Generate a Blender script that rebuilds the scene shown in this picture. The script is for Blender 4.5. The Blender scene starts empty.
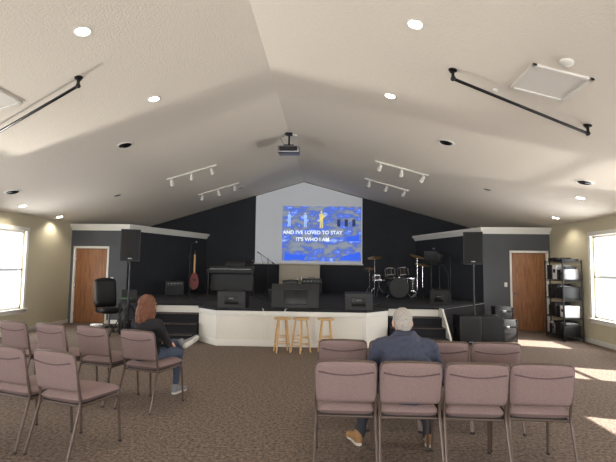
import bpy,bmesh,math,random
import numpy as np
from mathutils import Vector,Matrix,Euler
random.seed(7)
R=math.radians
V=Vector
# ---------------------------------------------------------------- materials
def lin(c):
    return tuple(((x/255)/12.92 if x/255<=.04045 else ((x/255+.055)/1.055)**2.4) for x in c)
def mat(name,rgb,rough=.6,metal=0,var=0,vscale=20,bump=0,bscale=60,emis=0,ecol=None,coat=0,spec=.5):
    m=bpy.data.materials.new(name); m.use_nodes=True
    nt=m.node_tree; N=nt.nodes; L=nt.links; p=N['Principled BSDF']
    c=lin(rgb)
    p.inputs['Base Color'].default_value=(*c,1)
    p.inputs['Roughness'].default_value=rough
    p.inputs['Metallic'].default_value=metal
    p.inputs['Specular IOR Level'].default_value=spec
    if coat: p.inputs['Coat Weight'].default_value=coat
    tc=N.new('ShaderNodeTexCoord')
    if var:
        n=N.new('ShaderNodeTexNoise'); n.inputs['Scale'].default_value=vscale; n.inputs['Detail'].default_value=4
        L.new(tc.outputs['Object'],n.inputs['Vector'])
        r=N.new('ShaderNodeValToRGB')
        r.color_ramp.elements[0].position=.3; r.color_ramp.elements[1].position=.7
        r.color_ramp.elements[0].color=(*[x*(1-var) for x in c],1)
        r.color_ramp.elements[1].color=(*[min(1,x*(1+var)) for x in c],1)
        L.new(n.outputs['Fac'],r.inputs['Fac']); L.new(r.outputs['Color'],p.inputs['Base Color'])
    if bump:
        n=N.new('ShaderNodeTexNoise'); n.inputs['Scale'].default_value=bscale; n.inputs['Detail'].default_value=3
        L.new(tc.outputs['Object'],n.inputs['Vector'])
        b=N.new('ShaderNodeBump'); b.inputs['Strength'].default_value=bump; b.inputs['Distance'].default_value=.02
        L.new(n.outputs['Fac'],b.inputs['Height']); L.new(b.outputs['Normal'],p.inputs['Normal'])
    if emis:
        p.inputs['Emission Color'].default_value=(*lin(ecol or rgb),1)
        p.inputs['Emission Strength'].default_value=emis
    return m
M={}
M['ceil']=mat('ceiling_paint',(228,220,207),.9,bump=.4,bscale=45)
M['cream']=mat('cream_paint',(190,181,154),.85,bump=.05)
M['char']=mat('charcoal_paint',(52,54,58),.85,var=.05,vscale=3,spec=.2)
M['grey']=mat('grey_paint',(82,84,88),.8,var=.04,vscale=3)  # charcoal in a lighter tone, light on the door walls put into the colour
M['white']=mat('white_trim',(225,222,214),.5)
M['panel']=mat('white_panel',(224,220,210),.55,var=.03,vscale=2)
M['black']=mat('black_plastic',(18,18,20),.5)
M['blackm']=mat('black_metal',(16,16,17),.35,metal=.3)
M['grille']=mat('speaker_grille',(26,26,28),.6,bump=.6,bscale=300)
M['stagecar']=mat('stage_carpet',(32,32,36),.95,var=.25,vscale=60,bump=.3,bscale=200)
M['wood']=mat('pine_wood',(205,168,118),.5,var=.12,vscale=9)
M['chrome']=mat('chrome',(190,190,195),.2,metal=1)
M['brass']=mat('cymbal_brass',(190,150,80),.3,metal=1)
M['alum']=mat('aluminium',(150,150,152),.4,metal=.8)
M['fabric']=mat('mauve_upholstery',(135,115,112),.92,var=.13,vscale=120,bump=.25,bscale=260,spec=.2)
M['frame']=mat('bronze_frame',(94,80,72),.4,metal=.4)
M['welt']=mat('mauve_piping',(90,72,74),.9)
M['lamp']=mat('lamp_glow',(255,250,238),.5,emis=14)
M['beige']=mat('beige_laminate',(170,160,142),.6)
M['paper']=mat('paper',(225,225,225),.8)
M['redg']=mat('red_sparkle',(110,32,30),.3)
M['navy']=mat('navy_jacket',(56,61,78),.85,var=.15,vscale=25,bump=.3,bscale=60)
M['sweat']=mat('black_sweater',(28,27,30),.95,var=.2,vscale=60,bump=.4,bscale=150)
M['jeans']=mat('jeans',(66,76,94),.9,var=.2,vscale=50,bump=.2,bscale=200)
M['pants']=mat('dark_trousers',(48,48,56),.9,var=.1,vscale=30)
M['skin']=mat('skin',(205,158,135),.5,var=.05,vscale=30)
M['lip']=mat('lips',(176,106,98),.5)
M['greyhair']=mat('grey_hair',(166,160,152),.7,var=.3,vscale=90,bump=.6,bscale=130)
M['redhair']=mat('auburn_hair',(106,64,42),.55,var=.4,vscale=70,bump=.8,bscale=110)
M['shoe_b']=mat('tan_suede',(150,112,72),.8,var=.1)
M['shoe_g']=mat('grey_sneaker',(118,118,122),.7)
M['sole']=mat('rubber_sole',(190,186,178),.7)
M['eye']=mat('eye_white',(225,225,222),.3)
M['iris']=mat('iris',(50,40,35),.2)
M['green']=mat('green_plastic',(80,110,75),.6)
def door_mat():
    m=mat('oak_door_veneer',(158,102,62),.45)
    nt=m.node_tree;N=nt.nodes;L=nt.links;p=N['Principled BSDF']
    tc=N.new('ShaderNodeTexCoord');mp=N.new('ShaderNodeMapping');mp.inputs['Scale'].default_value=(14,14,1.2)
    n=N.new('ShaderNodeTexNoise');n.inputs['Scale'].default_value=2;n.inputs['Detail'].default_value=8;n.inputs['Distortion'].default_value=.6
    r=N.new('ShaderNodeValToRGB');r.color_ramp.elements[0].color=(*lin((120,77,50)),1);r.color_ramp.elements[1].color=(*lin((160,112,74)),1)
    r.color_ramp.elements[0].position=.3;r.color_ramp.elements[1].position=.7
    L.new(tc.outputs['Object'],mp.inputs[0]);L.new(mp.outputs[0],n.inputs['Vector']);L.new(n.outputs['Fac'],r.inputs[0]);L.new(r.outputs[0],p.inputs['Base Color'])
    return m
M['door']=door_mat()
def carpet():
    m=mat('carpet_loop',(100,88,80),.97)
    nt=m.node_tree;N=nt.nodes;L=nt.links;p=N['Principled BSDF'];p.inputs['Specular IOR Level'].default_value=.15
    tc=N.new('ShaderNodeTexCoord')
    n=N.new('ShaderNodeTexNoise');n.inputs['Scale'].default_value=30;n.inputs['Detail'].default_value=6;n.inputs['Roughness'].default_value=.85
    r=N.new('ShaderNodeValToRGB');e=r.color_ramp.elements
    e[0].position=.38;e[0].color=(*lin((64,54,49)),1);e[1].position=.64;e[1].color=(*lin((150,133,120)),1)
    L.new(tc.outputs['Object'],n.inputs['Vector'])
    L.new(n.outputs['Fac'],r.inputs[0]);L.new(r.outputs[0],p.inputs['Base Color'])
    b=N.new('ShaderNodeBump');b.inputs['Strength'].default_value=.5;b.inputs['Distance'].default_value=.01
    L.new(n.outputs['Fac'],b.inputs['Height']);L.new(b.outputs[0],p.inputs['Normal'])
    return m
M['carpet']=carpet()
def glass():
    m=bpy.data.materials.new('window_glass');m.use_nodes=True;nt=m.node_tree;N=nt.nodes;L=nt.links
    N.remove(N['Principled BSDF']);t=N.new('ShaderNodeBsdfTransparent');g=N.new('ShaderNodeBsdfGlossy');g.inputs['Roughness'].default_value=.05
    mx=N.new('ShaderNodeMixShader');mx.inputs[0].default_value=.04
    L.new(t.outputs[0],mx.inputs[1]);L.new(g.outputs[0],mx.inputs[2]);L.new(mx.outputs[0],N['Material Output'].inputs[0]);return m
M['glass']=glass()

# ---------------------------------------------------------------- mesh builder
class B:
    def __init__(s): s.bm=bmesh.new(); s.mats=[]
    def mi(s,m):
        if isinstance(m,str): m=M[m]
        if m not in s.mats: s.mats.append(m)
        return s.mats.index(m)
    def merge(s,tb,m,mx=None):
        i=s.mi(m)
        if mx is not None: bmesh.ops.transform(tb,matrix=mx,verts=tb.verts)
        for f in tb.faces: f.material_index=i
        me=bpy.data.meshes.new('t'); tb.to_mesh(me); tb.free(); s.bm.from_mesh(me); bpy.data.meshes.remove(me)
    def box(s,c,size,m,rot=(0,0,0),bev=0,seg=2):
        tb=bmesh.new(); bmesh.ops.create_cube(tb,size=1)
        bmesh.ops.scale(tb,vec=V(size),verts=tb.verts)
        if bev: bmesh.ops.bevel(tb,geom=tb.edges[:],offset=bev,segments=seg,affect='EDGES',profile=.5)
        s.merge(tb,m,Matrix.Translation(V(c))@Euler(rot).to_matrix().to_4x4())
    def b2(s,lo,hi,m,bev=0):
        lo=V(lo);hi=V(hi); s.box((lo+hi)/2,hi-lo,m,bev=bev)
    def tube(s,pts,r,m,seg=10,closed=False,cap=True):
        pts=[V(p) for p in pts]; n=len(pts)
        rs=r if isinstance(r,(list,tuple)) else [r]*n
        tb=bmesh.new(); rings=[]; up=None
        for i,p in enumerate(pts):
            if closed: t=(pts[(i+1)%n]-pts[i-1]).normalized()
            elif i==0: t=(pts[1]-p).normalized()
            elif i==n-1: t=(p-pts[i-1]).normalized()
            else:
                t=((pts[i+1]-p).normalized()+(p-pts[i-1]).normalized())
                t=t.normalized() if t.length>1e-6 else (p-pts[i-1]).normalized()
            if up is None:
                a=V((0,0,1)) if abs(t.z)<.9 else V((1,0,0)); up=(a-t*a.dot(t)).normalized()
            else:
                up=up-t*up.dot(t)
                up=up.normalized() if up.length>1e-6 else t.orthogonal().normalized()
            sd=t.cross(up)
            rings.append([tb.verts.new(p+(up*math.cos(2*math.pi*k/seg)+sd*math.sin(2*math.pi*k/seg))*rs[i]) for k in range(seg)])
        m_=n if closed else n-1
        for i in range(m_):
            a=rings[i];b=rings[(i+1)%n]
            for k in range(seg):
                tb.faces.new((a[k],a[(k+1)%seg],b[(k+1)%seg],b[k]))
        if cap and not closed:
            tb.faces.new(rings[0][::-1]); tb.faces.new(rings[-1])
        bmesh.ops.recalc_face_normals(tb,faces=tb.faces)
        s.merge(tb,m)
    def cyl(s,a,b,r,m,r2=None,seg=16): s.tube([a,b],[r,r if r2 is None else r2],m,seg)
    def lathe(s,prof,m,mx=None,seg=24,ring=False):
        tb=bmesh.new(); rings=[]
        for (r,z) in prof:
            r=max(r,1e-4)
            rings.append([tb.verts.new((r*math.cos(2*math.pi*k/seg),r*math.sin(2*math.pi*k/seg),z)) for k in range(seg)])
        prs=list(zip(rings,rings[1:]))
        if ring: prs.append((rings[-1],rings[0]))
        for a,b in prs:
            for k in range(seg): tb.faces.new((a[k],a[(k+1)%seg],b[(k+1)%seg],b[k]))
        if not ring: tb.faces.new(rings[0][::-1]); tb.faces.new(rings[-1])
        bmesh.ops.recalc_face_normals(tb,faces=tb.faces)
        s.merge(tb,m,mx)
    def ell(s,c,r,m,rot=(0,0,0),seg=16):
        tb=bmesh.new(); bmesh.ops.create_uvsphere(tb,u_segments=seg,v_segments=max(8,seg//2+2),radius=1)
        s.merge(tb,m,Matrix.Translation(V(c))@Euler(rot).to_matrix().to_4x4()@Matrix.Diagonal((*r,1)))
    def prism(s,poly,h0,h1,m,mx=None):
        tb=bmesh.new()
        lo=[tb.verts.new((x,y,h0)) for x,y in poly]; hi=[tb.verts.new((x,y,h1)) for x,y in poly]
        tb.faces.new(lo[::-1]); tb.faces.new(hi); n=len(poly)
        for i in range(n): tb.faces.new((lo[i],lo[(i+1)%n],hi[(i+1)%n],hi[i]))
        bmesh.ops.recalc_face_normals(tb,faces=tb.faces)
        s.merge(tb,m,mx)
    def pad(s,w,h,t,m,mx,crown=0,n=14,e=5):
        tb=bmesh.new(); G=[[],[]]
        for side in (0,1):
            for j in range(n+1):
                row=[]
                for i in range(n+1):
                    u=-1+2*i/n; v=-1+2*j/n
                    u=math.copysign(abs(u)**.75,u); v=math.copysign(abs(v)**.75,v)
                    q=((1-abs(u)**e)*(1-abs(v)**e)); q=max(q,0)**.4
                    uu=u*(1-.05*abs(v)**6)
                    y=v*h/2*(1-.05*abs(u)**6)+ (crown*(1-u*u) if v>0 else 0)*max(v,0)
                    row.append(tb.verts.new((uu*w/2,y,(t/2)*q*(1 if side else -1))))
                G[side].append(row)
        for side in (0,1):
            for j in range(n):
                for i in range(n):
                    g=G[side]; tb.faces.new((g[j][i],g[j][i+1],g[j+1][i+1],g[j+1][i]))
        bmesh.ops.remove_doubles(tb,verts=tb.verts,dist=1e-5)
        bmesh.ops.recalc_face_normals(tb,faces=tb.faces)
        s.merge(tb,m,mx)
    def mesh(s,name):
        me=bpy.data.meshes.new(name); s.bm.to_mesh(me); s.bm.free()
        for m in s.mats: me.materials.append(m)
        for p in me.polygons: p.use_smooth=True
        me.set_sharp_from_angle(angle=R(38))
        return me
    def finish(s,name,loc=(0,0,0),rz=0,parent=None):
        return place(s.mesh(name),name,loc,rz,parent)
def place(me,name,loc=(0,0,0),rz=0,parent=None):
    o=bpy.data.objects.new(name,me); bpy.context.collection.objects.link(o)
    o.location=loc; o.rotation_euler=(0,0,rz)
    if parent: o.parent=parent
    return o
def empty(name,loc=(0,0,0),rz=0):
    o=bpy.data.objects.new(name,None); bpy.context.collection.objects.link(o); o.location=loc; o.rotation_euler=(0,0,rz); o.empty_display_size=.1
    return o
def area(name,loc,rot,sx,sy,e,col,parent):
    l=bpy.data.lights.new(name,'AREA'); l.shape='RECTANGLE'; l.size=sx; l.size_y=sy; l.energy=e; l.color=col
    o=bpy.data.objects.new(name,l); bpy.context.collection.objects.link(o); o.location=loc; o.rotation_euler=rot; o.parent=parent

# ---------------------------------------------------------------- room constants
XL,XR=-7.15,5.80
RX=-.93; EAVE=2.74; RH=4.60
Y0,YD,YB=-5.0,12.5,16.1
CORNL,CORNR=-5.55,4.06
BL,BR=-4.35,2.95
def ceil_z(x):
    return RH-(RH-EAVE)*((x-RX)/(XR-RX) if x>RX else (RX-x)/(RX-XL))
SL_R=math.atan((RH-EAVE)/(XR-RX)); SL_L=math.atan((RH-EAVE)/(RX-XL))
T=.15
b=B(); b.b2((XL-T,Y0-T,-.1),(XR+T,YB+T,0),'carpet'); b.finish('floor')
b=B()
for (xa,za,xb,zb) in ((XL-T,EAVE-T*math.tan(SL_L),RX,RH),(RX,RH,XR+T,EAVE-T*math.tan(SL_R))):
    poly=[(xa,za),(xb,zb),(xb,zb+.15),(xa,za+.15)]
    b.prism(poly,-(YB+T),-(Y0-T),'ceil',Matrix.Rotation(R(90),4,'X'))
b.finish('ceiling')
WZ0,WZ1=.56,2.36
holes=[(9.55,10.56),(6.5,7.5),(3.5,4.5),(.5,1.5),(-2.5,-1.5)]
def side(name,x,out):
    b=B(); x0,x1=sorted((x,x+out*T)); hs=sorted(holes); y=Y0-T
    for (a,c) in hs:
        b.b2((x0,y,0),(x1,a,EAVE),'cream'); b.b2((x0,a,0),(x1,c,WZ0),'cream'); b.b2((x0,a,WZ1),(x1,c,EAVE),'cream'); y=c
    b.b2((x0,y,0),(x1,YB+T,EAVE),'cream')
    b.finish(name)
side('wall_left',XL,-1); side('wall_right',XR,1)
RM=Matrix.Rotation(R(90),4,'X')
b=B(); b.prism([(XL,0),(XR,0),(XR,EAVE),(RX,RH),(XL,EAVE)],-(YB+T),-YB,'char',RM); b.finish('wall_back')
RW=[(-5.2,-2.6),(.9,3.5)]; RZ0,RZ1=.7,2.5
b=B()
x=XL
for (a,c) in RW:
    b.b2((x,Y0-T,0),(a,Y0,EAVE),'cream'); b.b2((a,Y0-T,0),(c,Y0,RZ0),'cream'); b.b2((a,Y0-T,RZ1),(c,Y0,EAVE),'cream'); x=c
b.b2((x,Y0-T,0),(XR,Y0,EAVE),'cream'); b.prism([(XL,EAVE),(XR,EAVE),(RX,RH)],-Y0,-(Y0-T),'cream',RM); b.finish('wall_rear')
HW=2.64
def doorwall(sfx,xw,xc,xb):
    sg=1 if xw>0 else -1
    b=B(); dx0,dx1=( (xw+.13,xw+1.03) if sg<0 else (xw-1.0,xw-.10))
    DH=2.04
    lo,hi=sorted((xw,xc))
    b.b2((lo,YD,0),(dx0,YD+.12,HW),'grey'); b.b2((dx1,YD,0),(hi,YD+.12,HW),'grey'); b.b2((dx0,YD,DH),(dx1,YD+.12,HW),'grey')
    b.finish('wall_door_'+sfx)
    b=B(); d=V((xb-xc,YB-YD,0)).normalized(); n=V((-d.y,d.x,0))*sg*-1
    if n.x*sg<0: n=-n
    p=[V((xc,YD,0)),V((xb,YB,0))]; q=[p[0]+n*.1,p[1]+n*.1]
    b.prism([(p[0].x,p[0].y+.001),(p[1].x,p[1].y),(q[1].x,p[1].y),(q[0].x,q[0].y+.12)],0,HW,'char')
    b.finish('wall_alcove_'+sfx)
    b=B(); b.prism([(xw,YD-.0),(xc,YD-.0),(xb,YB),(xw,YB)],HW,HW+.05,'white')
    b.finish('trim_ledge_'+sfx)
    b=B()
    for k,(z0,z1,o) in enumerate(((HW-.10,HW-.05,.03),(HW-.05,HW+.0,.06),(HW+.0,HW+.07,.11))):
        m_=-n
        c0=V((xc,YD,0))+m_*o
        t=((YD-o)-c0.y)/d.y; cc=c0+d*t
        e0=V((xb,YB,0))+m_*o; e0=e0-d*((e0.y-YB)/d.y)
        b.prism([(xw,YD-o),(cc.x,cc.y),(e0.x,YB),(xb,YB),(xc,YD),(xw,YD)],z0,z1,'white')
    b.finish('trim_cornice_'+sfx)
    root=empty('door_1' if sg<0 else 'door_2',(0,0,0))
    b=B(); b.b2((dx0+.004,YD+.03,.008),(dx1-.004,YD+.075,DH-.004),'door',bev=.003); b.finish('leaf',parent=root)
    b=B()
    kx=dx1-.07 if sg<0 else dx0+.07
    b.cyl((kx,YD+.03,.97),(kx,YD-.01,.97),.028,'chrome'); b.cyl((kx,YD-.01,.97),(kx,YD-.03,.97),.012,'chrome'); b.ell((kx,YD-.045,.97),(.028,.022,.028),'chrome')
    for z in (.25,1.0,1.8):
        hx=dx0+.01 if sg<0 else dx1-.01
        b.cyl((hx,YD+.02,z-.05),(hx,YD+.02,z+.05),.009,'chrome',seg=8)
    b.finish('hardware',parent=root)
    b=B()
    for x in (dx0-.025,dx1+.025): b.box((x,YD-.01,DH/2+.02),(.05,.02,DH+.04),'white',bev=.004)
    b.box(((dx0+dx1)/2,YD-.01,DH+.03),(dx1-dx0+.10,.02,.06),'white',bev=.004)
    b.box((dx0+.001,YD+.06,DH/2),(.004,.12,DH),'white'); b.box((dx1-.001,YD+.06,DH/2),(.004,.12,DH),'white')
    b.finish('casing',parent=root)
    b=B()
    if sg<0: b.b2((dx1+.06,YD-.015,0),(xc,YD,.1),'white')
    else: b.b2((xc,YD-.015,0),(dx0-.06,YD,.1),'white')
    b.finish('baseboard_door_'+sfx)
    b=B(); sx=dx1+.16 if sg<0 else dx0-.16
    b.box((sx,YD-.006,1.2),(.075,.01,.115),'white',bev=.003); b.box((sx,YD-.013,1.2),(.012,.01,.03),'white')
    b.finish('light_switch')
doorwall('left',XL,CORNL,BL); doorwall('right',XR,CORNR,BR)
for nm,x,o in (('left',XL,1),('right',XR,-1)):
    b=B(); b.b2((min(x,x+o*.015),Y0,0),(max(x,x+o*.015),YD,.1),'white',bev=.003); b.finish('baseboard_'+nm)
DAY=(.97,.98,1)
wi=0
for x,out in ((XL,-1),(XR,1)):
    for (a,c) in holes:
        wi+=1; b=B(); i=-out
        xi=x+i*.012
        for yy in (a-.04,c+.04): b.box((xi,yy,(WZ0+WZ1)/2),(.03,.09,WZ1-WZ0+.16),'white',bev=.005)
        b.box((xi,(a+c)/2,WZ1+.045),(.035,c-a+.2,.09),'white',bev=.005)
        b.box((x+i*.03,(a+c)/2,WZ0-.015),(.09,c-a+.24,.03),'white',bev=.005)
        b.box((xi,(a+c)/2,WZ0-.07),(.03,c-a+.16,.08),'white',bev=.005)
        xo=x+out*.07
        for yy in (a+.02,c-.02): b.box((xo,yy,(WZ0+WZ1)/2),(.05,.045,WZ1-WZ0),'white')
        for zz in (WZ0+.025,WZ1-.025,(WZ0+WZ1)/2): b.box((xo,(a+c)/2,zz),(.05,c-a,.045),'white')
        b.box((xo,(a+c)/2,(WZ0+WZ1)/2),(.004,c-a,WZ1-WZ0),'glass')
        ob=b.finish('window_%d'%wi)
        if a>-2: area('daylight',(x+out*(T+.06),(a+c)/2,(WZ0+WZ1)/2),(0,R(90)*out,0),2.6,1.9,200 if out>0 else 175,DAY,ob)
for (a,c) in RW:  # unseen rear windows, added to brighten the ceiling and chair backs
    wi+=1; b=B()
    for xx in (a-.04,c+.04): b.box((xx,Y0+.012,(RZ0+RZ1)/2),(.09,.03,RZ1-RZ0+.16),'white',bev=.005)
    b.box(((a+c)/2,Y0+.012,RZ1+.045),(c-a+.2,.035,.09),'white',bev=.005); b.box(((a+c)/2,Y0+.03,RZ0-.015),(c-a+.24,.09,.03),'white',bev=.005)
    for k in range(4): b.box((a+.02+(c-a-.04)*k/3,Y0-.07,(RZ0+RZ1)/2),(.045,.05,RZ1-RZ0),'white')
    for zz in (RZ0+.025,RZ1-.025): b.box(((a+c)/2,Y0-.07,zz),(c-a,.05,.045),'white')
    ob=b.finish('window_%d'%wi)
    area('daylight',((a+c)/2,Y0-T-.06,(RZ0+RZ1)/2),(R(90),0,0),3.2,2.3,600,DAY,ob)  # added fill lamp behind the rear opening

# ---------------------------------------------------------------- stage
SH=.74; SYF=9.4
stage=[(-2.27,SYF),(.72,SYF),(1.22,9.95),(1.22,10.4),(2.40,10.4),(CORNR,YD),(BR,YB),(BL,YB),(CORNL,YD),(-3.92,10.4),(-2.78,10.4),(-2.78,9.95)]
b=B(); b.prism(stage,0,SH-.035,'panel'); b.prism([(x-(.03 if x<-.8 else -.03)*(1 if y<12 else 0),y-(.03 if y<12 else 0)) for x,y in stage],SH-.035,SH,'stagecar')
def board(p,q,z0,z1,th=.018):
    p=V((*p,0));q=V((*q,0));d=(q-p);L_=d.length;a=math.atan2(d.y,d.x);n=V((d.y,-d.x,0)).normalized()
    c=(p+q)/2+n*th/2; b.box((c.x,c.y,(z0+z1)/2),(L_,th,z1-z0),'white',rot=(0,0,a),bev=.003)
for p,q in (((-2.27,SYF),(.72,SYF)),((.72,SYF),(1.22,9.95)),((-2.78,9.95),(-2.27,SYF))):
    board(p,q,.0,.12); board(p,q,SH-.13,SH-.04)
    P=V(p);Q=V(q);L_=(Q-P).length
    n_=max(1,round(L_/1.0))
    for k in range(n_+1):
        c=P+(Q-P)*(k/n_); d=(Q-P)/L_; a0=c-d*.04 if k else c; a1=c+d*.04 if k<n_ else c
        board(a0,a1,.12,SH-.13)
for p,q in (((-3.92,10.4),(CORNL,YD)),((CORNR,YD),(2.40,10.4))):
    p=V((*p,0));q=V((*q,0));d=q-p;a=math.atan2(d.y,d.x);n=V((d.y,-d.x,0)).normalized()
    if n.y>0: n=-n
    c=(p+q)/2+n*.012; b.box((c.x,c.y,SH/2-.02),(d.length,.02,SH-.05),'stagecar',rot=(0,0,a))
b.finish('stage_platform')
# white cable hanging over the stage front and pooling toward the stools
b=B()
b.tube([(-1.35,9.42,SH+.008),(-1.33,9.36,SH+.008),(-1.32,9.345,SH-.06),(-1.27,9.35,.52),(-1.12,9.35,.36),(-.98,9.35,.42),(-.90,9.345,SH-.06),(-.88,9.36,SH+.008),(-.86,9.45,SH+.008)],.008,'white',8)
b.finish('extension_cable')
for x0,x1 in ((-3.92,-2.80),(1.24,2.40)):
    b=B(); n=3
    for k in range(n):
        y0=9.48+.31*k; z1=SH*(k+1)/4
        b.b2((x0+.04,y0,0),(x1-.0,10.36,z1-.03),'stagecar')
        b.b2((x0+.04,y0-.025,z1-.03),(x1,10.36,z1),'stagecar',bev=.006)
        b.b2((x0+.04,y0-.03,z1-.010),(x1,y0-.01,z1+.003),'frame',bev=.003)
    xs=x0 if x0<-1 else x1
    poly=[(9.45,0),(10.36,0),(10.36,SH),(10.1,SH),(9.45,.22)]
    mx=Matrix(((0,0,1,0),(1,0,0,0),(0,1,0,0),(0,0,0,1)))
    b.prism(poly,xs-.0,xs+.035,'stagecar' if x0<-1 else 'white',mx)
    b.finish('stage_stairs')

# ---------------------------------------------------------------- projector screen
b=B(); SY=YB-.06
sx0,sx1,sz0=-2.60,1.12,1.72
scr=mat('projection_screen_vinyl',(212,214,216),.85,emis=.18,ecol=(172,178,190))  # emission stands in for projector light spilling over the vinyl
poly=[(sx0,sz0),(sx1,sz0),(sx1,ceil_z(sx1)-.03),(RX,RH-.03),(sx0,ceil_z(sx0)-.03)]
root=empty('projector_screen')
b.prism(poly,-(SY+.02),-SY,scr,RM); b.finish('screen_surface',parent=root)
b=B(); b.cyl((sx0-.03,SY,sz0-.015),(sx1+.03,SY,sz0-.015),.025,'white'); b.finish('bottom_bar',parent=root)
pm=bpy.data.materials.new('projected_video');pm.use_nodes=True
nt=pm.node_tree;N=nt.nodes;L=nt.links;p=N['Principled BSDF']
tc=N.new('ShaderNodeTexCoord');mp=N.new('ShaderNodeMapping');mp.inputs['Scale'].default_value=(1.3,1,2.8)
n=N.new('ShaderNodeTexNoise');n.inputs['Scale'].default_value=2.2;n.inputs['Detail'].default_value=4;n.inputs['Roughness'].default_value=.6
r=N.new('ShaderNodeValToRGB');cr=r.color_ramp;cr.elements[0].position=.42;cr.elements[0].color=(*lin((138,146,162)),1);cr.elements[1].position=.66;cr.elements[1].color=(*lin((170,198,246)),1)
e=cr.elements.new(.49);e.color=(*lin((108,122,156)),1);e=cr.elements.new(.54);e.color=(*lin((66,100,206)),1);e=cr.elements.new(.60);e.color=(*lin((60,112,244)),1)
L.new(tc.outputs['Object'],mp.inputs[0]);L.new(mp.outputs[0],n.inputs['Vector']);L.new(n.outputs['Fac'],r.inputs[0])
L.new(r.outputs[0],p.inputs['Emission Color']);p.inputs['Emission Strength'].default_value=.9
p.inputs['Base Color'].default_value=(.10,.11,.13,1);p.inputs['Roughness'].default_value=.9
b=B(); b.b2((-1.66,SY-.006,1.80),(1.08,SY-.001,3.72),pm); b.finish('projected_picture',parent=root)
wm=mat('projected_white',(225,235,255),.9,emis=.9); ym=mat('projected_yellow',(225,210,130),.9,emis=.6); dm=mat('projected_dark',(60,72,104),.9,emis=.3); bm_=mat('projected_blue',(60,100,225),.9,emis=.7,ecol=(55,100,235))
lm=mat('projected_pale_blue',(160,190,245),.9,emis=.7)
b=B()
def flat(poly,m,y=SY-.008): b.prism(poly,-y,-(y-.003),m,RM)
def fig(x,z,h,m,arm):
    flat([(x-.09*h,z),(x-.02*h,z),(x,z+.40*h),(x+.02*h,z),(x+.10*h,z),(x+.09*h,z+.5*h),(x+.13*h,z+.78*h),(x+.04*h,z+.84*h),(x-.04*h,z+.84*h),(x-.13*h,z+.78*h),(x-.08*h,z+.5*h)],m)
    flat([(x+.055*h*math.cos(t),z+.92*h+.07*h*math.sin(t)) for t in [k*math.pi/5 for k in range(10)]],m)
    flat([(x-.2*h*arm,z+.42*h),(x-.16*h*arm,z+.36*h),(x+.28*h*arm,z+.72*h),(x+.26*h*arm,z+.76*h)],m)
fig(-1.42,3.02,.50,lm,1); fig(-.86,2.98,.52,lm,-1); fig(-.30,2.95,.62,ym,1)
flat([(-1.6,1.84),(-.9,1.84),(-.8,2.0),(-1.55,2.06)],bm_); flat([(.3,1.84),(1.04,1.84),(1.04,2.15),(.5,2.0)],bm_); flat([(.55,2.5),(1.0,2.5),(1.0,2.72),(.6,2.66)],bm_)
for k in range(3): flat([(.25+.26*k,3.02),(.36+.26*k,3.02),(.36+.26*k,3.26),(.25+.26*k,3.26)],dm)
b.finish('projected_performers',parent=root)
for i,(t,z) in enumerate((("AND I'VE LOVED TO STAY",2.74),("IT'S WHO I AM",2.50))):
    cu=bpy.data.curves.new('lyric','FONT'); cu.body=t; cu.size=.175; cu.align_x='CENTER'; cu.extrude=.002; cu.offset=.003
    o=bpy.data.objects.new('lyric_tmp',cu); bpy.context.collection.objects.link(o)
    me=bpy.data.meshes.new_from_object(o.evaluated_get(bpy.context.evaluated_depsgraph_get())); bpy.data.objects.remove(o)
    me.materials.clear(); me.materials.append(wm)
    o=place(me,'lyric_line_%d'%(i+1),(-.60,SY-.016,z),0,root); o.rotation_euler=(R(90),0,0)

# ---------------------------------------------------------------- ceiling fittings
def slope_mx(x,y,drop=.001):
    a=SL_R if x>RX else -SL_L
    return Matrix.Translation((x,y,ceil_z(x)-drop))@Matrix.Rotation(a,4,'Y')
def fitting(name,x,y,kind):
    b=B(); mx=slope_mx(x,y)
    if kind=='on':
        b.lathe([(.098,0),(.098,-.006),(.085,-.010),(.072,-.004),(.070,0)],'white',mx,ring=True)
        b.lathe([(.001,-.005),(.07,-.005),(.07,-.001),(.001,-.001)],'lamp',mx)
    elif kind=='off':
        b.lathe([(.11,0),(.11,-.008),(.09,-.012),(.08,-.004),(.078,0)],'white',mx,ring=True)
        b.lathe([(.001,-.006),(.078,-.006),(.078,-.001),(.001,-.001)],'frame',mx)
    else:
        b.lathe([(.15,0),(.15,-.01),(.125,-.016),(.11,-.006),(.108,0)],'white',mx,ring=True)
        for r in (.095,.07,.045,.02): b.lathe([(r+.009,-.001),(r+.009,-.014),(r-.004,-.02),(r-.006,-.001)],'blackm',mx,seg=20,ring=True)
        b.lathe([(.001,-.004),(.108,-.004),(.108,-.001),(.001,-.001)],'black',mx)
    ob=b.finish(name)
    if kind=='on' and y>4:
        l=bpy.data.lights.new('downlight_lamp','SPOT'); l.energy=35; l.spot_size=R(130); l.spot_blend=.6; l.shadow_soft_size=.07; l.color=(1,.93,.82)
        o=bpy.data.objects.new('downlight_lamp',l); bpy.context.collection.objects.link(o); o.location=(x,y,ceil_z(x)-.04); o.parent=ob
for x,y in ((-2.66,4.65),(.86,4.63),(-2.65,6.65),(.86,6.63),(-6.75,9.8),(4.85,9.15),(-6.93,11.5),(5.4,11.3),(-2.65,2.65),(.86,2.65),(-2.65,.65),(.86,.65)):
    fitting('recessed_light',x,y,'on')
for x,y in ((-5.25,11.1),(3.5,10.4),(-2.8,14.2),(1.1,14.0)): fitting('recessed_light',x,y,'off')
for x,y in ((-3.72,8.08),(2.0,8.0),(-6.25,8.75),(4.4,8.15)): fitting('ceiling_vent',x,y,'vent')
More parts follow.
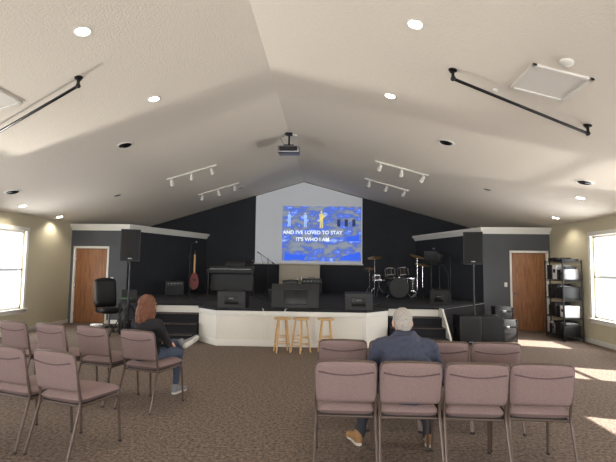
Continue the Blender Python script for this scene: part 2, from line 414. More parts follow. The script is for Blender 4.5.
for xa,ya,xb,yb in ((1.435,5.38,3.26,5.92),(-4.95,6.2,-3.16,5.49)):
    b=B(); za,zb=ceil_z(xa),ceil_z(xb); dr=.11
    A_=V((xa,ya,za));C_=V((xb,yb,zb)); D_=V((0,0,-dr)); u_=(C_-A_).normalized()
    b.tube([A_+V((0,0,-.01)),A_+D_+V((0,0,.03)),A_+D_+u_*.03,C_+D_-u_*.03,C_+D_+V((0,0,.03)),C_+V((0,0,-.01))],.019,'blackm',10)
    for e_ in (A_,C_):
        b.lathe([(.05,0),(.05,-.012),(.028,-.02),(.028,-.035)],'blackm',slope_mx(e_.x,e_.y)); b.ell(e_+D_,(.03,.03,.03),'blackm',seg=10)
    b.finish('ceiling_pipe_rail')
for x,y in ((2.42,5.12),(-4.3,5.35)):
    b=B(); mx=slope_mx(x,y)
    def mb(c,s,m):
        tb=bmesh.new(); bmesh.ops.create_cube(tb,size=1); bmesh.ops.scale(tb,vec=V(s),verts=tb.verts); bmesh.ops.translate(tb,vec=V(c),verts=tb.verts); b.merge(tb,m,mx)
    for s_ in (-1,1):
        mb((s_*.30,0,-.012),(.045,.645,.024),'white'); mb((0,s_*.30,-.012),(.645,.045,.024),'white')
    mb((0,0,-.005),(.57,.57,.008),'white'); b.finish('attic_hatch')
b=B(); b.lathe([(.07,0),(.07,-.02),(.055,-.035),(.02,-.04)],'white',slope_mx(2.36,4.62)); b.finish('smoke_detector')
b=B(); b.lathe([(.03,0),(.03,-.02),(.02,-.03)],'white',slope_mx(2.0,5.6)); b.finish('sprinkler_cover')
for xc,y in ((-3.35,10.9),(-3.3,13.4),(1.62,10.5),(1.55,12.7)):
    b=B(); xa,xb=xc-.6,xc+.6
    b.cyl((xa,y,ceil_z(xa)-.025),(xb,y,ceil_z(xb)-.025),.02,'white',seg=8)
    for k in range(3):
        x=xa+.12+.48*k; z=ceil_z(x)-.03
        b.cyl((x,y,z),(x,y,z-.07),.01,'white',seg=8)
        d=V((random.uniform(-.3,.3),.75,-.6)).normalized(); p=V((x,y,z-.09))
        q=p+d*.10
        b.tube([p-d*.05,p-d*.03,p+d*.04,q],[.018,.034,.038,.05],'white',14)
        b.cyl(q-d*.002,q+d*.003,.042,'lamp' if k==1 else 'chrome')
    b.finish('track_light')
b=B(); px,py=RX,10.15; zt=ceil_z(px)
b.box((px,py,zt-.04),(.16,.16,.05),'blackm',bev=.01); b.cyl((px,py,zt-.05),(px,py,zt-.30),.022,'blackm')
b.box((px,py,zt-.31),(.22,.2,.03),'blackm',bev=.005)
b.box((px,py,zt-.41),(.48,.36,.15),'alum',bev=.02); b.box((px,py-.181,zt-.41),(.40,.006,.10),'black')
for k in range(6): b.box((px-.15+.06*k,py-.186,zt-.41),(.008,.006,.08),'blackm')
b.cyl((px+.1,py+.17,zt-.41),(px+.1,py+.23,zt-.41),.05,'black',r2=.055); b.ell((px+.1,py+.225,zt-.41),(.04,.01,.04),'glass')
b.tube([(px,py,zt-.35),(px-.12,py-.05,zt-.28),(px-.2,py,zt-.12),(px-.1,py,zt-.07)],.006,'black',6)
b.box((px+.13,py-.02,zt-.07),(.1,.1,.03),'white',rot=(0,SL_R,0))
b.finish('ceiling_projector')

# ---------------------------------------------------------------- stacking chair
def chair_mesh():
    b=B()
    for s in (-1,1):
        x=s*.235
        b.tube([(x*1.04,-.33,.008),(x,-.225,.40),(x,-.215,.47),(x,-.235,.56),(x*.97,-.295,.85)],.0125,'frame',8)
        b.tube([(x*1.03,.235,.008),(x,.205,.38),(x,.185,.425),(x,.15,.435),(x,-.20,.42)],.0125,'frame',8)
        for y in (-.33,.235): b.ell((x*1.035,y,.011),(.017,.017,.011),'black',seg=8)
    for y,z in ((.19,.425),(-.2,.42),(-.02,.425)): b.cyl((-.235,y,z),(.235,y,z),.011,'frame',seg=8)
    b.tube([(-.228,-.295,.85),(-.2,-.3,.866),(0,-.304,.872),(.2,-.3,.866),(.228,-.295,.85)],.0125,'frame',8)
    b.box((0,0,.437),(.42,.40,.018),'black',bev=.004)
    b.pad(.48,.47,.095,'fabric',Matrix.Translation((0,.0,.475)))
    P=[]
    for k in range(32):
        t=2*math.pi*k/32; c,s=math.cos(t),math.sin(t)
        P.append((math.copysign(abs(c)**.3,c)*.232,math.copysign(abs(s)**.3,s)*.226,.474))
    b.tube(P,.006,'welt',6,closed=True)
    tilt=math.atan2(.06,.29)
    mx=Matrix.Translation((0,-.268,.705))@Matrix.Rotation(R(90)+tilt,4,'X')
    b.pad(.49,.34,.07,'fabric',mx,crown=.008)
    P=[]
    for k in range(32):
        t=2*math.pi*k/32; c,s=math.cos(t),math.sin(t)
        P.append(mx@V((math.copysign(abs(c)**.3,c)*.238,math.copysign(abs(s)**.3,s)*.163+(.008 if s>0 else 0),.0)))
    b.tube(P,.007,'welt',6,closed=True)
    for zz in (.034,-.034):
        P=[mx@V((-.215+.43*k/10, .095-.026*math.sin(math.pi*k/10), zz)) for k in range(11)]
        b.tube(P,.006,'welt',6)
    return b.mesh('stacking_chair')
cm=chair_mesh()
def chair(bx,by,deg):
    a=R(deg); f=V((math.sin(a),math.cos(a)))
    return place(cm,'stacking_chair',(bx+f.x*.30,by+f.y*.30,0),-a)
for i in range(4): chair(.135+.505*i,3.70+.03*(i==3),(0,-1,1,2)[i])
for i in range(4): chair(.14+.505*i,4.74,(1,0,-1,1)[i])
chair(-2.30,3.84,20); chair(-2.85,4.02,20)
for x,y in ((-2.13,5.12),(-2.76,5.34),(-3.37,5.52),(-3.96,5.70)): wch=chair(x,y,20)

# ---------------------------------------------------------------- stools
for x,rz in ((-.885,.3),(-.53,.8),(-.06,.1)):
    b=B(); H=.64
    b.lathe([(.001,H-.035),(.14,H-.035),(.158,H-.028),(.163,H-.015),(.158,H-.003),(.14,H),(.001,H)],'wood',seg=28)
    L_=[]
    for k in range(4):
        a=k*math.pi/2+math.pi/4; t=V((.10*math.cos(a),.10*math.sin(a),H-.03)); f=V((.185*math.cos(a),.185*math.sin(a),.0)); L_.append((t,f))
        b.tube([f,f.lerp(t,.5),t],[.013,.019,.016],'wood',10)
    for k in range(4):
        for h in ((.22,.42) if k%2 else (.28,.48)):
            b.cyl(L_[k][1].lerp(L_[k][0],h),L_[(k+1)%4][1].lerp(L_[(k+1)%4][0],h),.010,'wood',seg=8)
    b.finish('wooden_stool',(x,8.85,0),rz)

# ---------------------------------------------------------------- audio gear
def yz(): return Matrix(((0,0,1,0),(1,0,0,0),(0,1,0,0),(0,0,0,1)))
def wedge(x,y,w,h=.36,d=.42,z=SH,rz=0):
    b=B(); b.prism([(0,0),(d,0),(d,h*.35),(d*.42,h),(0,h*.92)],-w/2,w/2,'black',yz())
    b.prism([(d+.004,h*.36),(d*.44,h+.004),(d*.40,h-.02),(d-.02,h*.34)],-w/2+.03,w/2-.03,'grille',yz())
    b.box((0,-.004,h*.45),(w*.5,.012,h*.5),'blackm',bev=.004); b.cyl((-.05,-.02,h*.55),(.05,-.02,h*.55),.01,'alum',seg=8)
    for s in (-1,1): b.box((s*(w/2+.003),d*.35,h*.55),(.008,.13,.05),'blackm',bev=.003)
    b.finish('stage_monitor_speaker',(x,y,z),rz)
wedge(-2.02,9.55,.58); wedge(.60,9.55,.56)
wedge(2.62,11.3,.42,.36,.36,rz=-.5); wedge(-1.32,11.6,.4,.3,.34,rz=.2)
b=B(); b.prism([(0,0),(.38,0),(.30,.08),(.08,.40),(.0,.40)],-.20,.20,'black',yz())
b.box((0,.0,.26),(.98,.05,.50),'black',rot=(R(-12),0,0),bev=.008); b.box((0,-.03,.24),(.5,.03,.3),'blackm',rot=(R(-12),0,0),bev=.008)
for s in (-1,1): b.box((s*.38,.06,.02),(.05,.3,.03),'blackm',bev=.004)
b.finish('confidence_monitor_tv',(-.70,9.60,SH))
def loudspeaker(x,y,z,base,rz):
    root=empty('loudspeaker_on_stand',(x,y,0),rz)
    b=B(); w,d,h=.40,.36,.70
    poly=[(-w/2,-d/2),(w/2,-d/2),(w/2,0),(w/2-.08,d/2),(-w/2+.08,d/2),(-w/2,0)]
    b.prism(poly,z,z+h,'black'); b.box((0,-d/2-.006,z+h/2),(w-.04,.014,h-.05),'grille',bev=.005)
    b.box((0,-d/2-.014,z+.06),(.08,.004,.02),'alum'); b.finish('cabinet',parent=root)
    b=B(); b.cyl((0,0,base+.25 if base==0 else base),(0,0,z+.02),.019,'blackm'); b.cyl((0,0,max(base+.02,.5)),(0,0,max(base+.3,1.0)),.025,'blackm')
    b.cyl((0,0,z-.05),(0,0,z),.03,'blackm')
    if base==0:
        for k in range(3):
            a=k*2*math.pi/3+.4; c,s=math.cos(a),math.sin(a)
            b.cyl((.02*c,.02*s,.75),(.5*c,.5*s,.015),.012,'blackm',seg=8); b.cyl((.02*c,.02*s,.35),(.27*c,.27*s,.38),.008,'blackm',seg=8); b.ell((.5*c,.5*s,.016),(.02,.02,.016),'black',seg=8)
    b.finish('stand',parent=root)
loudspeaker(-4.42,10.1,1.68,0,.35); loudspeaker(3.13,10.28,1.70,.60,-.3)
def sub(x,y,w,h,rz,d=.55):
    b=B(); b.box((0,0,h/2+.01),(w,d,h-.02),'black',bev=.012); b.box((0,-d/2-.004,h/2+.01),(w-.06,.014,h-.09),'grille',bev=.004)
    b.box((0,-d/2-.012,h*.12),(.09,.004,.02),'alum')
    for s in (-1,1):
        b.box((s*(w/2),0,h*.6),(.014,.16,.07),'blackm',bev=.004)
        for t in (-1,1): b.cyl((s*(w/2-.06),t*.2,0),(s*(w/2-.06),t*.2,.02),.02,'black')
    b.finish('subwoofer',(x,y,0),rz)
sub(2.98,10.28,.46,.60,0); sub(3.46,10.30,.46,.60,-.03)
def case(x,y,w,d,h,z,rz,nm='equipment_case'):
    b=B(); b.box((0,0,h/2),(w,d,h),'black',bev=.012)
    for sx in (-1,1):
        for sy in (-1,1):
            b.box((sx*(w/2-.008),sy*(d/2-.008),h/2),(.024,.024,h+.004),'blackm',bev=.004)
            for zz in (.02,h-.02): b.box((sx*(w/2-.014),sy*(d/2-.014),zz),(.04,.04,.04),'blackm',bev=.006)
    b.box((0,-d/2-.002,h*.68),(w-.03,.01,.018),'blackm'); b.box((0,-d/2-.006,h*.66),(.07,.014,.05),'alum',bev=.003); b.tube([(-.06,-d/2-.004,h*.4),(-.05,-d/2-.03,h*.4),(.05,-d/2-.03,h*.4),(.06,-d/2-.004,h*.4)],.008,'blackm',6)
    b.finish(nm,(x,y,z),rz)
case(3.93,10.75,.42,.42,.50,0,.05); case(3.90,10.76,.38,.38,.26,.502,-.1)
def amp(name,x,y,w,h,d,rz=0):
    b=B(); b.box((0,0,h/2+.01),(w,d,h),'black',bev=.012); b.box((0,-d/2-.003,h*.40),(w-.05,.01,h*.66),'grille'); b.box((0,-d/2-.004,h*.86),(w-.05,.01,h*.14),'blackm')
    for k in range(5): b.cyl((-w*.35+w*.17*k,-d/2-.005,h*.86),(-w*.35+w*.17*k,-d/2-.022,h*.86),.012,'alum',seg=8)
    b.tube([(-.09,0,h+.01),(-.08,0,h+.04),(.08,0,h+.04),(.09,0,h+.01)],.009,'black',8); b.finish(name,(x,y,SH),rz)
amp('guitar_amplifier',-.55,14.4,.62,.50,.26,0); amp('guitar_amplifier',-4.45,13.2,.5,.40,.26,.4); amp('bass_amplifier',-1.25,14.9,.5,.42,.28,.1)
b=B(); b.box((0,0,.46),(1.35,.45,.92),'beige',bev=.01); b.box((0,-.02,.94),(1.42,.5,.03),'beige',bev=.006)
for s in (-1,1):
    b.box((s*.33,-.228,.46),(.62,.012,.82),'beige',bev=.004); b.cyl((s*.06,-.235,.42),(s*.06,-.235,.54),.006,'chrome',seg=6)
b.box((0,-.2,.03),(1.3,.1,.05),'black'); b.finish('storage_cabinet',(-1.0,15.6,SH))
b=B(); b.box((0,0,.70),(1.42,.42,.13),'black',bev=.01); b.box((0,.17,.80),(1.40,.06,.12),'black',bev=.01)
b.box((0,-.13,.768),(1.26,.15,.012),'paper')
for k in range(36):
    if k%7 not in (2,6): b.box((-.615+.035*k,-.10,.78),(.015,.09,.014),'black')
for s in (-1,1): b.box((s*.68,.03,.32),(.04,.36,.64),'black',bev=.005); b.box((s*.68,-.02,.015),(.06,.45,.03),'black')
b.box((0,.14,.35),(1.32,.03,.5),'black'); b.box((.1,.12,.97),(.6,.03,.22),'black',rot=(R(-15),0,0),bev=.01)
b.finish('digital_piano',(-3.05,14.3,SH),.05)
def micstand(x,y,h,rz,boom=True):
    b=B(); b.cyl((0,0,.06),(0,0,h),.011,'blackm',seg=8)
    for k in range(3):
        a=k*2*math.pi/3; b.cyl((0,0,.14),(.3*math.cos(a),.3*math.sin(a),.01),.009,'blackm',seg=8)
    if boom:
        b.cyl((-.25,0,h-.12),(.4,0,h+.18),.008,'blackm',seg=8); e=V((.4,0,h+.18)); b.cyl((-.3,0,h-.145),(-.22,0,h-.11),.02,'black',seg=8)
    else: e=V((0,0,h))
    q=e+V((.0,.12,.05)); b.tube([e,q],[.011,.018],'black',10); b.ell(q,(.025,.028,.025),'alum',seg=10); b.ell((0,0,h),(.018,.018,.03),'black',seg=8)
    b.tube([e,e+V((-.15,.02,-.3)),V((.03,.03,.7)),V((.05,.05,.02)),V((.2,.2,.012))],.005,'black',6)
    b.finish('microphone_stand',(x,y,SH),rz)
micstand(-3.75,12.3,1.25,-1.2); micstand(-2.0,15.0,1.1,2.4); micstand(-2.05,12.2,.95,0,False); micstand(3.15,12.3,1.15,2.6)
b=B()
o_=[]
for k in range(24):
    t=2*math.pi*k/24; r=.17+.035*math.cos(2*t+.0)+.03*math.cos(t+math.pi); o_.append((r*math.sin(t)*.95,r*math.cos(t)*1.25))
tm=Matrix.Translation((0,0,.42))@Matrix.Rotation(R(80),4,'X')
b.prism(o_,-.045,.045,'redg',tm); b.lathe([(.001,.046),(.045,.046),(.045,.048),(.001,.048)],'black',tm)
b.box(tm@V((0,.48,.03)),(.05,.025,.62),'wood',rot=(R(-10),0,0)); b.box(tm@V((0,.84,.03)),(.07,.02,.15),'black',rot=(R(-10),0,0))
b.cyl((0,.12,.02),(0,.05,.8),.01,'blackm')
for s in (-1,1): b.tube([(0,.1,.25),(s*.12,.0,.2),(s*.12,-.12,.2)],.009,'blackm',6); b.cyl((0,.12,.1),(s*.22,-.12,.01),.009,'blackm')
b.cyl((0,.12,.1),(0,.34,.01),.009,'blackm'); b.finish('acoustic_guitar',(-4.15,14.1,SH),.3)
def musicstand(x,y,h,rz,w=.5):
    b=B(); b.cyl((0,0,.05),(0,0,h),.011,'blackm',seg=8)
    for k in range(3):
        a=k*2*math.pi/3; b.cyl((0,0,.14),(.27*math.cos(a),.27*math.sin(a),.01),.009,'blackm',seg=8)
    b.box((0,.0,h+.12),(w,.015,.33),'black',rot=(R(15),0,0),bev=.004); b.box((0,.04,h-.04),(w,.06,.012),'black',rot=(R(15),0,0))
    b.finish('music_stand',(x,y,SH),rz)
musicstand(2.75,12.75,1.05,-.2,.36); musicstand(3.15,13.5,1.02,.3,.34)
# drum kit
dk=empty('drum_kit',(1.95,13.6,SH),.1)
b=B()
def drum(c,r,h,ax,shell='black'):
    z=V(ax).normalized(); q=z.to_track_quat('Z','Y').to_matrix().to_4x4(); mx=Matrix.Translation(V(c))@q
    b.lathe([(r,-h/2),(r,h/2)],shell,mx)
    if r<.25: b.lathe([(.001,h/2),(r-.004,h/2),(r-.004,h/2+.004),(.001,h/2+.004)],'paper',mx)
    for zz in (-h/2,h/2): b.lathe([(r-.003,zz-.015),(r+.009,zz-.015),(r+.009,zz+.015),(r-.003,zz+.015)],'black' if r>.25 else 'chrome',mx,ring=True)
    for k in range(8):
        a=k*math.pi/4; b.cyl(mx@V(((r+.008)*math.cos(a),(r+.008)*math.sin(a),-h/2)),mx@V(((r+.008)*math.cos(a),(r+.008)*math.sin(a),h/2)),.006,'chrome',seg=6)
drum((0,-.05,.30),.28,.42,(0,1,0)); drum((-.2,-.02,.72),.14,.2,(0,.35,1)); drum((.18,-.02,.73),.15,.22,(0,.35,1)); drum((.52,.38,.38),.19,.36,(0,0,1)); drum((-.45,.38,.56),.17,.14,(0,.1,1))
b.cyl((-.08,-.02,.5),(-.1,-.02,.75),.012,'chrome'); b.cyl((.06,-.02,.5),(.08,-.02,.75),.012,'chrome')
for s in (-1,1): b.cyl((s*.24,-.15,.2),(s*.36,-.25,.015),.01,'chrome',seg=8)
for s in ((.52,.2),(.36,.47),(.68,.47)): b.cyl((s[0],s[1],0.002),(s[0],s[1],.4),.008,'chrome',seg=6)
for s in (0,2.1,4.2): b.cyl((-.45,.38,.3),(-.45+.2*math.cos(s),.38+.2*math.sin(s),.015),.008,'chrome',seg=6)
b.cyl((-.45,.38,.28),(-.45,.38,.5),.01,'chrome',seg=8)
b.finish('drums',parent=dk)
b=B()
def cym(x,y,h,r,tx=0,ty=0):
    b.cyl((x,y,.25),(x,y,h),.01,'chrome',seg=8)
    for k in range(3):
        a=k*2*math.pi/3+.3; b.cyl((x,y,.3),(x+.24*math.cos(a),y+.24*math.sin(a),.015),.008,'chrome',seg=6)
    mx=Matrix.Translation((x,y,h))@Euler((tx,ty,0)).to_matrix().to_4x4()
    b.lathe([(.001,.02),(.03,.016),(.045,.0),(r*.6,-.008),(r,-.02),(r,-.022),(r*.6,-.011),(.045,-.003),(.001,.015)],'brass',mx,seg=28)
cym(-.62,.15,1.18,.21,.25,-.2); cym(.62,.05,1.22,.23,.25,.2); cym(-.72,.42,.82,.17); cym(-.72,.42,.86,.17); cym(.85,.3,.98,.22,.2,.1)
b.finish('cymbals',parent=dk)
b=B(); b.lathe([(.001,.48),(.15,.48),(.17,.5),(.17,.54),(.14,.56),(.001,.56)],'black',Matrix.Translation((0,.75,0))); b.cyl((0,.75,.1),(0,.75,.48),.015,'chrome')
for k in range(3):
    a=k*2*math.pi/3; b.cyl((0,.75,.2),(.22*math.cos(a),.75+.22*math.sin(a),.015),.009,'chrome',seg=6)
b.finish('throne',parent=dk)
b=B()
for k in range(7):
    x=-3.4+.95*k; P=[]
    for j in range(9): P.append((x+.10*j*(-1)**k+random.uniform(-.12,.12),10.3+.09*j+random.uniform(-.03,.03),SH+.009))
    b.tube(P,.007,'black',6)
b.finish('stage_cables')
# office chair
b=B()
for k in range(5):
    a=k*2*math.pi/5+.3; c,s=math.cos(a),math.sin(a); b.tube([(0,0,.11),(.15*c,.15*s,.10),(.3*c,.3*s,.075)],[.03,.022,.015],'black',8); b.ell((.3*c,.3*s,.03),(.03,.03,.03),'black',seg=10)
b.cyl((0,0,.1),(0,0,.43),.028,'chrome'); b.box((0,0,.44),(.25,.25,.03),'black')
b.pad(.54,.52,.13,'black',Matrix.Translation((0,0,.50)))
b.pad(.54,.68,.12,'black',Matrix.Translation((0,-.27,.90))@Matrix.Rotation(R(98),4,'X'),crown=.04)
b.tube([(0,-.05,.44),(0,-.28,.46),(0,-.31,.7)],.022,'black',8)
for s in (-1,1): b.tube([(s*.24,-.02,.46),(s*.31,-.02,.55),(s*.31,-.02,.68)],.014,'black',8); b.box((s*.31,.0,.70),(.07,.26,.03),'black',bev=.012)
b.finish('office_chair',(-5.30,11.05,0),-2.3)
b=B()
for z in (.12,.72): b.box((0,0,z),(.46,.40,.03),'black',bev=.005)
for s in (-1,1):
    for t in (-1,1): b.cyl((s*.21,t*.17,.05),(s*.21,t*.17,.72),.014,'blackm',seg=8); b.ell((s*.21,t*.17,.03),(.03,.02,.03),'black',seg=8)
b.box((0,0,.765),(.40,.30,.06),'blackm',bev=.01); b.box((-.05,-.02,.81),(.2,.14,.03),'green',rot=(0,0,.2),bev=.004); b.box((0,.127,.90),(.34,.012,.22),'black',rot=(R(-12),0,0))
b.box((0,0,.22),(.36,.32,.16),'black',bev=.01); b.finish('av_cart',(-4.72,10.85,0),.5)
b=B(); b.lathe([(.10,0),(.13,.26),(.125,.26),(.095,.01),(.001,.01)],'paper'); b.ell((0,0,.23),(.115,.115,.05),'paper'); b.finish('waste_basket',(-5.22,10.3,0))
# shelving unit
root=empty('shelving_unit',(5.50,11.25,0)); b=B(); W,D,H=.42,.86,1.84
for s in (-1,1):
    for t in (-1,1): b.cyl((s*W/2,t*D/2,0),(s*W/2,t*D/2,H),.018,'black',seg=8)
zs=(.10,.52,.95,1.38,1.8)
for z in zs:
    for s in (-1,1):
        b.cyl((s*W/2,-D/2,z),(s*W/2,D/2,z),.008,'black',seg=6); b.cyl((-W/2,s*D/2,z),(W/2,s*D/2,z),.008,'black',seg=6)
        b.cyl((s*W/2,-D/2,z-.03),(s*W/2,D/2,z-.03),.006,'black',seg=6); b.cyl((-W/2,s*D/2,z-.03),(W/2,s*D/2,z-.03),.006,'black',seg=6)
    for k in range(12): b.cyl((-W/2,-D/2+D*(k+.5)/12,z),(W/2,-D/2+D*(k+.5)/12,z),.004,'black',seg=6)
b.finish('rack',parent=root)
b=B(); ms=['black','black','black','alum','black','paper','black','black','black','black']
ci=0
for z in zs:
    y=-D/2+.03
    while y<D/2-.12:
        w=random.uniform(.14,.24); w=min(w,D/2-.03-y); h=random.uniform(.18,.34) if z<1.7 else random.uniform(.04,.1); dd=random.uniform(.32,.39)
        b.box((0,y+w/2,z+.006+h/2),(dd,w-.015,h),ms[ci%10],bev=.008); ci+=1
        if h<.26 and z<1.7: b.box((0,y+w/2,z+.012+h+.03),(dd*.8,w*.8,.055),ms[(ci*3)%10],bev=.008)
        b.box((-dd/2-.003,y+w/2,z+h*.6),(.006,w*.5,h*.25),'grille')
        y+=w
b.finish('stored_equipment',parent=root)

# ---------------------------------------------------------------- people
def sculpt(name,prims,voxel,smooth,parent,disp=0,dscale=.08,mx=None):
    b=B()
    for p in prims:
        if p[0]=='c':
            a,c,r1,r2=V(p[1]),V(p[2]),p[3],p[4]; d=(c-a); L_=max(d.length,1e-4); t=d/L_
            pts=[];rs=[]
            for k in range(5):
                th=math.pi/2*(k/5); pts.append(a-t*r1*math.cos(th)); rs.append(max(r1*math.sin(th),.0005))
            pts.append(a);rs.append(r1); pts.append(c);rs.append(r2)
            for k in range(1,6):
                th=math.pi/2*(k/5); pts.append(c+t*r2*math.sin(th)); rs.append(max(r2*math.cos(th),.0005))
            b.tube(pts,rs,'skin',14)
        else: b.ell(p[1],p[2],'skin',rot=p[3],seg=20)
    me=b.mesh(name); ob=place(me,name)
    md=ob.modifiers.new('r','REMESH'); md.mode='VOXEL'; md.voxel_size=voxel
    md=ob.modifiers.new('s','SMOOTH'); md.factor=.5; md.iterations=smooth
    if disp:
        tx=bpy.data.textures.new(name+'_n','CLOUDS'); tx.noise_scale=dscale; tx.noise_depth=2
        md=ob.modifiers.new('d','DISPLACE'); md.texture=tx; md.strength=disp; md.mid_level=.5
    dg=bpy.context.evaluated_depsgraph_get(); nm=bpy.data.meshes.new_from_object(ob.evaluated_get(dg))
    bpy.data.objects.remove(ob)
    nm.materials.clear(); mats=[]
    for p in prims:
        if p[-1] not in mats: mats.append(p[-1]); nm.materials.append(M[p[-1]])
    n=len(nm.polygons); C=np.empty(n*3); nm.polygons.foreach_get('center',C); C=C.reshape(-1,3)
    best=np.full(n,1e9); idx=np.zeros(n,int)
    for p in prims:
        if p[0]=='c':
            a=np.array(p[1]);c=np.array(p[2]);d=c-a; t=np.clip(((C-a)@d)/max(d@d,1e-9),0,1)
            dist=np.linalg.norm(C-(a+t[:,None]*d),axis=1)-(p[3]+(p[4]-p[3])*t)
        else:
            Rm=np.array(Euler(p[3]).to_matrix()); q=(C-np.array(p[1]))@Rm; r=np.array(p[2])
            k0=np.linalg.norm(q/r,axis=1);k1=np.linalg.norm(q/(r*r),axis=1); dist=k0*(k0-1)/np.maximum(k1,1e-6)
        w=dist<best; best[w]=dist[w]; idx[w]=mats.index(p[-1])
    nm.polygons.foreach_set('material_index',idx.astype(np.int32)); nm.polygons.foreach_set('use_smooth',np.ones(n,bool)); nm.update()
    nm.name=name; o=place(nm,name,parent=parent)
    if mx is not None: o.matrix_local=mx
    return o
Z0=(0,0,0)
def head(parent,c,rot,hair,style):
    mx=Matrix.Translation(V(c))@Euler(rot).to_matrix().to_4x4()
    P=[('e',(0,-.012,.03),(.076,.094,.086),Z0,'skin'),('e',(0,.02,-.035),(.06,.068,.075),Z0,'skin'),('e',(0,.052,-.092),(.028,.028,.024),Z0,'skin'),
       ('c',(0,.086,.018),(0,.106,-.028),.008,.013,'skin'),('e',(.012,.098,-.03),(.009,.01,.008),Z0,'skin'),('e',(-.012,.098,-.03),(.009,.01,.008),Z0,'skin'),
       ('c',(-.036,.074,.030),(.036,.074,.030),.013,.013,'skin'),('e',(.038,.058,-.022),(.024,.024,.024),Z0,'skin'),('e',(-.038,.058,-.022),(.024,.024,.024),Z0,'skin'),
       ('c',(-.019,.084,-.060),(.019,.084,-.060),.007,.007,'lip'),('c',(-.016,.083,-.070),(.016,.083,-.070),.008,.008,'lip'),
       ('c',(0,-.015,-.06),(0,-.04,-.15),.056,.058,'skin')]
    for s in (-1,1): P+= [('e',(s*.080,-.008,-.005),(.012,.02,.032),(0,0,s*.3),'skin')]
    if style=='short':
        P+=[('e',(0,-.024,.046),(.085,.102,.088),Z0,hair),('e',(0,-.055,-.01),(.076,.062,.078),Z0,hair),('c',(-.072,-.012,.03),(-.075,-.012,-.008),.014,.010,hair),('c',(.072,-.012,.03),(.075,-.012,-.008),.014,.010,hair)]
    sculpt('head',P,.0045,2,parent,mx=mx)
    b=B()
    for s in (-1,1): b.ell((s*.030,.073,.005),(.0105,.0115,.0080),'eye',seg=12); b.ell((s*.030,.0832,.005),(.0048,.003,.0048),'iris',seg=10)
    o=b.finish('eyes',parent=parent); o.matrix_local=mx
    if style=='long':
        H=[('e',(0,-.02,.038),(.090,.106,.094),Z0,hair),('e',(0,-.06,-.05),(.092,.07,.11),Z0,hair)]
        rnd=random.Random(3)
        for k in range(15):
            a=math.pi*(k/14)*1.16-.25; x=math.cos(a);y=-math.sin(a)
            p0=(x*.075,y*.085,.03); p1=(x*.102,y*.105-.01,-.07); p2=(x*.10+rnd.uniform(-.02,.02),y*.105-.01,-.15); p3=(x*.085+rnd.uniform(-.03,.03),y*.10,-.205-rnd.uniform(0,.035))
            H+=[('c',p0,p1,.024,.024,hair),('c',p1,p2,.024,.021,hair),('c',p2,p3,.021,.010,hair)]
        sculpt('hair',H,.006,2,parent,disp=.02,dscale=.03,mx=mx)
def hand(parent,wrist,fdir,pdir,side,curl=1):
    f=V(fdir).normalized(); z=-(V(pdir)-f*V(pdir).dot(f)).normalized(); x=f.cross(z)
    m3=Matrix((x,f,z)).transposed(); mx=Matrix.Translation(V(wrist))@m3.to_4x4()
    s=side; P=[('c',(0,-.03,0),(0,.012,0),.026,.026,'skin')]
    for i,(xx,L_) in enumerate(((-.031,.055),(-.0105,.070),(.0105,.077),(.031,.068))):
        xx*=s; P.append(('c',(xx*.6,.01,0),(xx,.082,0),.014,.0115,'skin'))
        p=V((xx,.085,0)); a=0
        for r_,da,ra,rb in ((.45,22,.0095,.009),(.31,32,.009,.0082),(.24,24,.0082,.007)):
            a+=R(da)*curl; q=p+V((xx*.06,math.cos(a),-math.sin(a)))*L_*r_*1.1; P.append(('c',tuple(p),tuple(q),ra,rb,'skin')); p=q
    P+=[('c',(s*.018,.018,-.006),(s*.046,.048,-.014),.015,.012,'skin'),('c',(s*.046,.048,-.014),(s*.054,.075,-.022),.011,.010,'skin'),('c',(s*.054,.075,-.022),(s*.052,.098,-.032),.010,.008,'skin')]
    sculpt('hand',P,.004,1,parent,mx=mx)
def shoe(parent,heel,toe,up,m,name='shoe'):
    h=V(heel);t=V(toe);d=(t-h);L_=d.length;d/=L_;u=V(up);u=(u-d*u.dot(d)).normalized();x=d.cross(u)
    mx=Matrix.Translation(h)@Matrix((x,d,u)).transposed().to_4x4()
    P=[('e',(0,.035,.045),(.036,.042,.045),Z0,m),('c',(0,.03,.06),(0,.045,.10),.037,.040,m),('c',(0,.05,.055),(0,.17,.038),.038,.032,m),('e',(0,.20,.034),(.044,.062,.030),Z0,m),
       ('c',(0,.03,.014),(0,.12,.014),.034,.032,'sole'),('e',(0,.185,.012),(.046,.075,.014),Z0,'sole'),('e',(0,.04,.012),(.038,.045,.014),Z0,'sole')]
    sculpt(name,P,.006,2,parent,mx=mx)
man=empty('seated_man',(.65,4.01,0),0)
P=[('e',(0,-.05,.62),(.205,.155,.15),Z0,'navy'),('e',(0,-.02,.77),(.215,.145,.18),(R(-8),0,0),'navy'),('e',(0,.03,.90),(.215,.13,.12),(R(-14),0,0),'navy'),
   ('c',(-.165,.06,.945),(.165,.06,.945),.070,.070,'navy'),('c',(-.07,.055,.985),(.07,.055,.985),.060,.060,'navy'),('e',(0,.005,.995),(.115,.065,.045),(R(-20),0,0),'navy'),
   ('c',(-.06,.055,1.03),(.06,.055,1.03),.045,.045,'navy'),
   ('e',(0,-.04,.535),(.205,.165,.07),Z0,'navy')]
for s in (-1,1):
    el=(s*.30,.13,.68); wr=(s*.10,.36,.655)
    P+=[('e',(s*.19,.06,.935),(.08,.075,.075),Z0,'navy'),('c',(s*.21,.06,.92),el,.075,.062,'navy'),('c',el,wr,.062,.042,'navy')]
P+=[('e',(0,-.02,.555),(.175,.16,.085),Z0,'pants')]
legs=[((-.09,0,.565),(-.25,.36,.545),(-.36,.36,.13)),((.09,0,.565),(.20,.38,.545),(.25,.37,.13))]
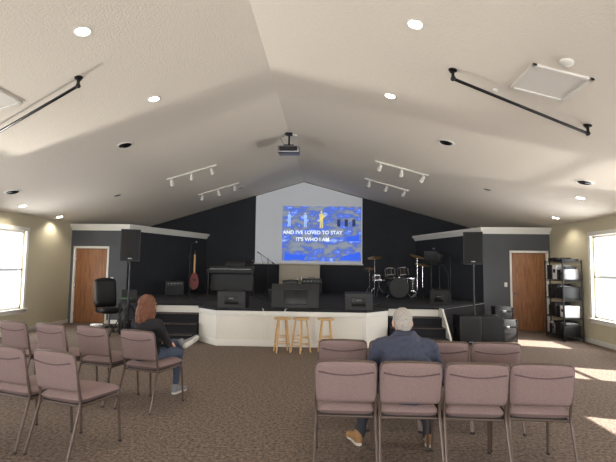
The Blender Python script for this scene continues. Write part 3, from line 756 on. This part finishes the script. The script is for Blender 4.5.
for h,k,a in legs: P+=[('c',h,k,.088,.066,'pants'),('c',k,a,.064,.044,'pants'),('c',a,(a[0],a[1]+.005,a[2]-.03),.046,.05,'pants')]
sculpt('body',P,.012,4,man,disp=.026,dscale=.07)
head(man,(-.01,.135,1.12),(R(-12),0,R(3)),'greyhair','short')
hand(man,(-.075,.385,.65),(1,.55,-.15),(0,0,-1),1,.8); hand(man,(.075,.385,.655),(-1,.6,-.05),(0,0,-1),-1,.8)
shoe(man,(-.365,.31,0),(-.46,.56,0),(0,0,1),'shoe_b'); shoe(man,(.25,.32,0),(.30,.58,0),(0,0,1),'shoe_b')
b=B(); b.box((0,.44,.665),(.075,.15,.009),'black',rot=(R(8),0,0),bev=.003); b.finish('phone',parent=man)
wo=empty('seated_woman',(-2.13+.30*math.sin(R(20))-.05,5.12+.30*math.cos(R(20)),0),-R(20))
P=[('e',(0,-.06,.60),(.165,.13,.13),Z0,'sweat'),('e',(0,-.07,.74),(.155,.115,.16),Z0,'sweat'),('e',(0,-.07,.88),(.17,.11,.12),Z0,'sweat'),
   ('c',(-.135,-.07,.935),(.135,-.07,.935),.055,.055,'sweat'),('c',(0,-.06,.95),(0,-.055,1.0),.055,.05,'sweat'),('e',(0,.02,.86),(.13,.075,.075),Z0,'sweat')]
for s in (-1,1):
    el=(s*.225,.03,.69); wr=(s*.07,.24,.665)
    P+=[('e',(s*.16,-.07,.925),(.062,.06,.06),Z0,'sweat'),('c',(s*.17,-.07,.915),el,.056,.045,'sweat'),('c',el,wr,.045,.033,'sweat')]
P+=[('e',(0,-.04,.56),(.17,.15,.09),Z0,'jeans'),('c',(.09,0,.565),(.09,.40,.535),.085,.062,'jeans'),('c',(.09,.40,.535),(.0,.48,.14),.060,.040,'jeans'),
    ('c',(-.09,0,.58),(-.20,.36,.62),.085,.064,'jeans'),('c',(-.20,.36,.62),(.15,.42,.65),.062,.040,'jeans')]
sculpt('body',P,.011,4,wo,disp=.016,dscale=.06)
head(wo,(-.03,-.035,1.125),(R(-3),0,R(-14)),'redhair','long')
hand(wo,(-.045,.265,.665),(1,.5,-.1),(0,0,-1),1,.7); hand(wo,(.045,.265,.672),(-1,.7,.05),(0,0,-1),-1,.7)
shoe(wo,(-.005,.43,.0),(.0,.69,.0),(0,0,1),'shoe_g'); shoe(wo,(.20,.36,.60),(.27,.60,.70),(-.9,.2,.5),'shoe_g')

# ---------------------------------------------------------------- light
w=bpy.data.worlds.new('sky'); bpy.context.scene.world=w; w.use_nodes=True
w.node_tree.nodes['Background'].inputs[0].default_value=(.75,.85,1,1); w.node_tree.nodes['Background'].inputs[1].default_value=1.5
sl=bpy.data.lights.new('sun','SUN'); sl.energy=34; sl.angle=R(.6); sl.color=(1,.96,.88)
o=bpy.data.objects.new('sun',sl); bpy.context.collection.objects.link(o); o.location=(12,0,8); o.rotation_euler=Vector((-1.33,.40,-1)).to_track_quat('-Z','Y').to_euler()
# spots added low outside, imitating sunlight reflected up through the windows onto the ceiling
for loc,tgt,e_ in (((-8.6,7.6,.15),(-4.8,6.6,3.45),1500),((7.3,6.3,.15),(3.2,7.4,3.4),600)):
    l=bpy.data.lights.new('sun_glint_outside','SPOT'); l.energy=e_; l.spot_size=R(70); l.spot_blend=.3; l.shadow_soft_size=.05; l.color=(1,.96,.88)
    o=bpy.data.objects.new('sun_glint_outside',l); bpy.context.collection.objects.link(o); o.location=loc; o.rotation_euler=(V(tgt)-V(loc)).to_track_quat('-Z','Y').to_euler()

# ---------------------------------------------------------------- camera
c=bpy.data.cameras.new('camera'); c.sensor_width=36; c.lens=463/616*36; c.clip_end=100
cam=bpy.data.objects.new('camera',c); bpy.context.collection.objects.link(cam); cam.location=(0,0,1.6)
cam.rotation_euler=(Matrix.Rotation(R(2.72),3,'Z')@Matrix.Rotation(R(90+4.45),3,'X')@Matrix.Rotation(R(.7),3,'Z')).to_euler()
bpy.context.scene.camera=cam
bpy.context.scene.view_settings.view_transform='Standard'
bpy.context.scene.view_settings.exposure=0
